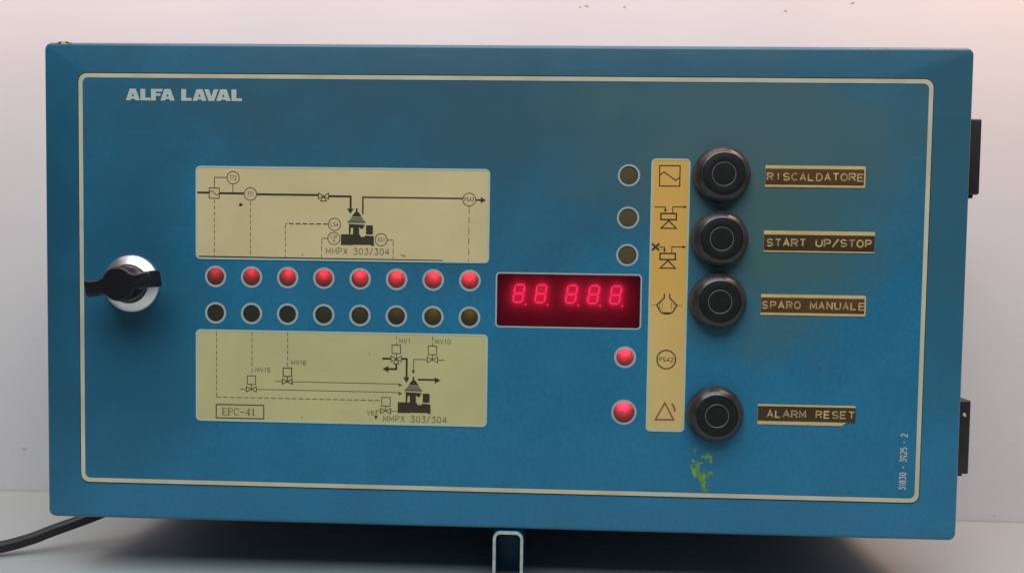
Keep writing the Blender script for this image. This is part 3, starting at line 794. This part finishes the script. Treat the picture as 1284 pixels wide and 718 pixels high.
# ---- push buttons
skirt = lathe('skirt', [(17.3, 0), (18.0, 0.7), (18.25, 2.0), (18.1, 3.6), (17.5, 5.4), (16.5, 7.0), (15.3, 8.3), (14.1, 9.2), (13.5, 9.6), (13.25, 9.65), (13.1, 9.3), (13.1, 7.0)], 64)
capm = lathe('cap', [(13.05, 8.4), (12.95, 9.15), (12.6, 9.3), (8.2, 9.15), (7.75, 9.05), (7.6, 8.6)], 64)
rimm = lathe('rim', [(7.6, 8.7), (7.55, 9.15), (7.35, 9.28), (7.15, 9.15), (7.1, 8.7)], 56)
corem = lathe('core', [(7.1, 8.75), (6.4, 8.85), (3.0, 8.7), (0, 8.65)], 48)
for u, v in ((143.0, 75.6), (142.7, 34.8), (142.6, -5.0), (142.5, -77.8)):
    b = link('push_button', skirt, M['rubber'], cab, (u, v, W0), 40)
    link('cap', capm, M['cap'], b, (u, v, W0), 40)
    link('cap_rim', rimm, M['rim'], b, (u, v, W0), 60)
    link('cap_centre', corem, M['cap'], b, (u, v, W0), 40)

# ---- embossed tape labels
def tape(rect, s, u0, u1, tapemat, right_edge, cut, top=1.9, bot=1.5, tilt=0.0):
    c = (CU(rect), CV(rect)); R = [a - b for a, b in zip(rect, c * 2)]
    if cut:
        outline = [(R[0], R[1]), (R[2] - 8.2, R[1]), (R[2] - 5.6, R[1] + 2.2), (R[2], R[1] + 2.2), (R[2], R[3] - 0.4), (R[2] - 1.0, R[3]), (R[0], R[3])]
    elif right_edge:
        outline = [(R[0], R[1]), (R[2] - 0.6, R[1]), (R[2], R[1] + 0.6), (R[2], R[3] - 0.8), (R[2] - 0.8, R[3]), (R[0], R[3])]
    else:
        outline = [(R[0], R[1]), (R[2], R[1]), (R[2], R[3]), (R[0], R[3])]
    me = stack('tape', [(outline, -0.1), (outline, 0.30), ([(x * 0.997, y * 0.99) for x, y in outline], 0.38)])
    o = link('embossed_label', me, M['tape_edge'], cab, (*c, W0), 20)
    o.rotation_euler = (0, math.radians(tilt), 0)
    e = 1.0 if right_edge else 0.1
    if cut: e = 0.05
    f = slab('face', R[0] + 0.08, R[1] + bot, R[2] - e, R[3] - top, 0.2, 0.2, 0.50, 0.1, 2)
    link('tape_face', f, tapemat, o, (*c, W0), 30)
    bm = bmesh.new(); ink = Ink(0.53); 
    pitch = (u1 - u0 + 1.7) / len(s); gwid = pitch - 1.7; rnd = random.Random(s)
    for k, ch_ in enumerate(s):
        gl = GLYPH_W.get(ch_, 4) if ch_ in 'I1-/' else GLYPH_W.get(ch_, 4)
        jw = gwid * rnd.uniform(0.9, 1.08); jv = rnd.uniform(-0.16, 0.16); x0 = u0 - c[0] + pitch * k + (gwid - jw) / 2
        if ch_ == 'I': ink.line([(x0 + jw / 2, -2.05 + jv + (bot - top) / 2), (x0 + jw / 2, 2.1 + jv + (bot - top) / 2)], 0.78)
        elif ch_ != ' ': ink.text(ch_, x0, x0 + jw, -2.1 + jv + (bot - top) / 2, 4.25, rnd.uniform(0.80, 1.0))
    ink.make('raised_lettering', M['emboss'], o, (0, 0, 0)).location = (0, 0, 0)
    return o
tape((170.9, 68.5, 234.0, 82.2), 'RISCALDATORE', 172.2, 232.6, M['tape_brown'], True, False, 2.0, 1.5, 0.0)
tape((171.1, 27.1, 241.1, 40.7), 'START UP/STOP', 173.3, 238.8, M['tape_dark'], False, False, 2.4, 1.0, 0.0)
tape((170.4, -13.3, 236.9, 0.0), 'SPARO MANUALE', 171.4, 236.0, M['tape_brown'], True, False, 2.0, 1.6, 0.0)
tape((170.3, -84.1, 232.6, -71.1), 'ALARM RESET', 176.4, 231.8, M['tape_dark'], False, True, 1.1, 2.3, 0.0)

# ---- lock with wing handle
LK = (-241.2, 0.0)
lock = link('lock', lathe('escutcheon', [(18.8, 0), (18.8, 1.2), (18.3, 2.0), (13.4, 4.6), (12.9, 4.8), (12.5, 4.6), (12.3, 3.0)], 72), M['chrome'], cab, (*LK, W0), 35)
link('lock_plug', lathe('plug', [(12.2, 2.5), (12.2, 7.0), (11.6, 7.8), (9.0, 8.4), (8.2, 14.5)], 48), M['brass'], lock, (*LK, W0), 35)
def wing():
    def outline(s):
        half, wd, hub = 21.8 - s, 5.3 - s, 11.0 - s
        pts = []
        for k in range(11):
            a = math.radians(152 - 118 * k / 10)
            pts.append((hub * math.cos(a), hub * math.sin(a)))
        pts += [(10.6, wd - 0.1), (12.6, wd - 0.6), (18.5, wd - 0.2), (half - 0.8, wd), (half, wd - 0.8), (half, -wd + 0.8), (half - 0.8, -wd), (18.5, -wd + 0.2), (12.6, -wd + 0.6)]
        low = [(-x, -y) for x, y in pts]
        return pts + low
    c, s_ = math.cos(math.radians(9.5)), math.sin(math.radians(9.5))
    def rotp(pts): return [(x * c - y * s_, x * s_ + y * c) for x, y in pts]
    rings = [(rotp(outline(0.6)), 13.0), (rotp(outline(0.0)), 13.6), (rotp(outline(0.0)), 25.5), (rotp(outline(0.35)), 26.6), (rotp(outline(1.1)), 27.2)]
    return stack('wing', rings)
link('handle', wing(), M['handle'], lock, (LK[0] + 4.2, LK[1] + 0.8, W0), 35)

# ---- hinges on the right side
def hinge(v0, v1, u1):
    c = (u1 + 289) / 2, (v0 + v1) / 2
    o = link('hinge', slab('leaf', 289 - c[0], v0 - c[1], u1 - c[0], v1 - c[1], 1.2, -26, -9.5, 1.4, 4), M['hinge'], cab, (*c, 0), 40)
    bm = bmesh.new()
    link('hinge_pin', lathe('pin', [(0, 0)] + [(2.4, 0), (2.4, 2.2), (1.9, 2.8), (0, 2.9)], 16), M['hinge'], o, (u1 - 5.5, v1 - 0.6, -17), 40).rotation_euler = (math.radians(90), 0, 0)
    link('hinge_knuckle', slab('knuckle', -3.2, -2.6, 3.2, 0, 0.6, -22, -13, 0.6, 3), M['hinge'], o, (u1 - 5.6, v0 + 0.4, 0), 40)
    return o
h1 = hinge(66.0, 114.6, 310.8)
h2 = hinge(-116.3, -67.6, 310.8)
random.seed(4)
def chip(name, c, ru, rv, mat, parent, n=12, w0=0.0, w1=0.25):
    pts = [(ru * math.cos(2 * math.pi * k / n) * random.uniform(0.6, 1.15), rv * math.sin(2 * math.pi * k / n) * random.uniform(0.6, 1.15)) for k in range(n)]
    return link(name, stack(name, [(pts, w0), (pts, w1)]), mat, parent, c)
chip('paint_chip', (306.63, -76.94, -9.52), 1.2, 1.5, M['chip'], h2, 9, -0.2, 0.12)
for (u, v, ru, rv) in ((-286.6, 157.15, 3.6, 1.0), (-283.4, 157.3, 2.0, 0.8), (-289.4, 157.3, 1.6, 0.7)):
    chip('paint_chip', (u, v, -0.75), ru, rv, M['chip'], door, 12, 0.0, 0.5)

# ---- yellow green residue below the lowest button
def residue():
    bm = bmesh.new(); random.seed(11)
    k = 1 / 8.97 / 1.93
    u0, v0 = (122.13, -92.53)
    path = [((112, 335), (150, 440), 55, 13), ((150, 440), (285, 460), 70, 26), ((170, 300), (185, 400), 34, 20), ((215, 470), (275, 520), 42, 26), ((235, 530), (275, 625), 44, 24),
            ((235, 240), (330, 235), 30, 15), ((330, 240), (330, 310), 16, 12), ((290, 420), (350, 425), 16, 16), ((125, 290), (140, 280), 10, 8), ((145, 140), (150, 190), 8, 3), ((200, 310), (240, 310), 12, 10), ((285, 200), (300, 215), 10, 10)]
    for a, b, n, sp in path:
        for i in range(n * 4):
            t = random.random(); x = a[0] + (b[0] - a[0]) * t + random.gauss(0, sp * 0.72); y = a[1] + (b[1] - a[1]) * t + random.gauss(0, sp * 0.72)
            cx, cy = u0 + x * k, v0 - y * k; r = random.uniform(0.10, 0.42); a0 = random.random() * 6.28
            st = random.uniform(0.5, 1.9); w = random.uniform(0.03, 0.16); m = random.choice((4, 5, 6))
            vs = []
            for j in range(m):
                an = a0 + 6.283 * j / m; q = r * random.uniform(0.6, 1.2)
                vs.append(bm.verts.new(P3(cx + q * math.cos(an) / st ** 0.5 - (132), cy + q * math.sin(an) * st ** 0.5 + 114, w + random.uniform(-0.02, 0.04))))
            f = bm.faces.new(vs)
    for f in bm.faces:
        f.normal_update()
        if f.normal.y > 0: f.normal_flip()
    me = bpy.data.meshes.new('residue'); bm.to_mesh(me); bm.free(); return me
link('glue_residue', residue(), M['residue'], panel, (132, -114, W0))

# ---- inverted U channel under the cabinet, cut end facing forward
def u_profile(off, bottom):
    pts = [(-10 + off, bottom)]
    r = 5.2 - off
    for cx, a0 in ((-10 + 5.2, 180), (10 - 5.2, 90)):
        for k in range(7):
            a = math.radians(a0 - 90 * k / 6); pts.append((cx + r * math.cos(a), -5.2 + r * math.sin(a)))
    pts.append((10 - off, bottom)); return pts
def channel():
    bm = bmesh.new(); o, i = u_profile(0, -GAP), u_profile(1.9, -GAP); n = len(o)
    fo, fi = [bm.verts.new(P3(u, v, -0.6)) for u, v in o], [bm.verts.new(P3(u, v, -0.6)) for u, v in i]
    bo, bi = [bm.verts.new(P3(u, v, -150)) for u, v in o], [bm.verts.new(P3(u, v, -150)) for u, v in i]
    for k in range(n - 1):
        bm.faces.new((fo[k], fo[k + 1], bo[k + 1], bo[k])); bm.faces.new((fi[k], fi[k + 1], bi[k + 1], bi[k])); bm.faces.new((bo[k], bo[k + 1], bi[k + 1], bi[k]))
    return to_mesh(bm, 'channel')
CH = (10.0, -hh - 1.5, 0)
ch = link('support_channel', channel(), M['body'], cab, CH, 40)
link('cut_edge', sheet('cut_edge', u_profile(-0.02, -GAP) + u_profile(1.92, -GAP)[::-1], (), 0.0, 0.62), M['bare'], ch, CH)
link('web_plate', slab('web', -8.2, -GAP, 8.2, -1.8, 1.5, -38, -36, 0.4, 4), M['body'], ch, CH, 40)

# ------------------------------------------------------------------ power cable
def cable_path():
    pts = [(-487.8, 10.0, 4.4), (-385.3, 26.0, 4.4), (-355.8, 34.0, 7.0), (-336.9, 40.0, 11.4), (-324.9, 45.0, 15.7), (-307.5, 52.0, 21.5), (-290.7, 60.0, 27.4), (-271.4, 70.0, 35.2), (-262.4, 72.0, 52.0)]
    return pts
def tube(pts, r, n=16, sub=8):
    P = [Vector(p) for p in pts]; path = []
    for k in range(len(P) - 1):
        a, b, c, d_ = P[max(k - 1, 0)], P[k], P[k + 1], P[min(k + 2, len(P) - 1)]
        for s in range(sub):
            t = s / sub
            path.append(0.5 * ((2 * b) + (c - a) * t + (2 * a - 5 * b + 4 * c - d_) * t * t + (3 * b - a - 3 * c + d_) * t ** 3))
    path.append(P[-1])
    bm = bmesh.new(); rows = []
    for k, p in enumerate(path):
        d_ = (path[min(k + 1, len(path) - 1)] - path[max(k - 1, 0)]).normalized()
        x = d_.cross(Vector((0, 0, 1))).normalized() if abs(d_.z) < 0.98 else Vector((1, 0, 0)); y = d_.cross(x).normalized()
        rows.append([bm.verts.new((p + x * r * math.cos(6.28319 * j / n) + y * r * math.sin(6.28319 * j / n)) * MM) for j in range(n)])
    for a, b in zip(rows, rows[1:]):
        for j in range(n): bm.faces.new((a[j], a[(j + 1) % n], b[(j + 1) % n], b[j]))
    bm.faces.new(rows[0]); bm.faces.new(rows[-1])
    return to_mesh(bm, 'cable')
me = tube(cable_path(), 4.3)
me.materials.append(M['cable']); me.shade_smooth()
cable = bpy.data.objects.new('power_cable', me); scene.collection.objects.link(cable)
cable['label'] = 'black rubber power cable running from under the blue cabinet along the white shelf'
cable['category'] = 'cable'
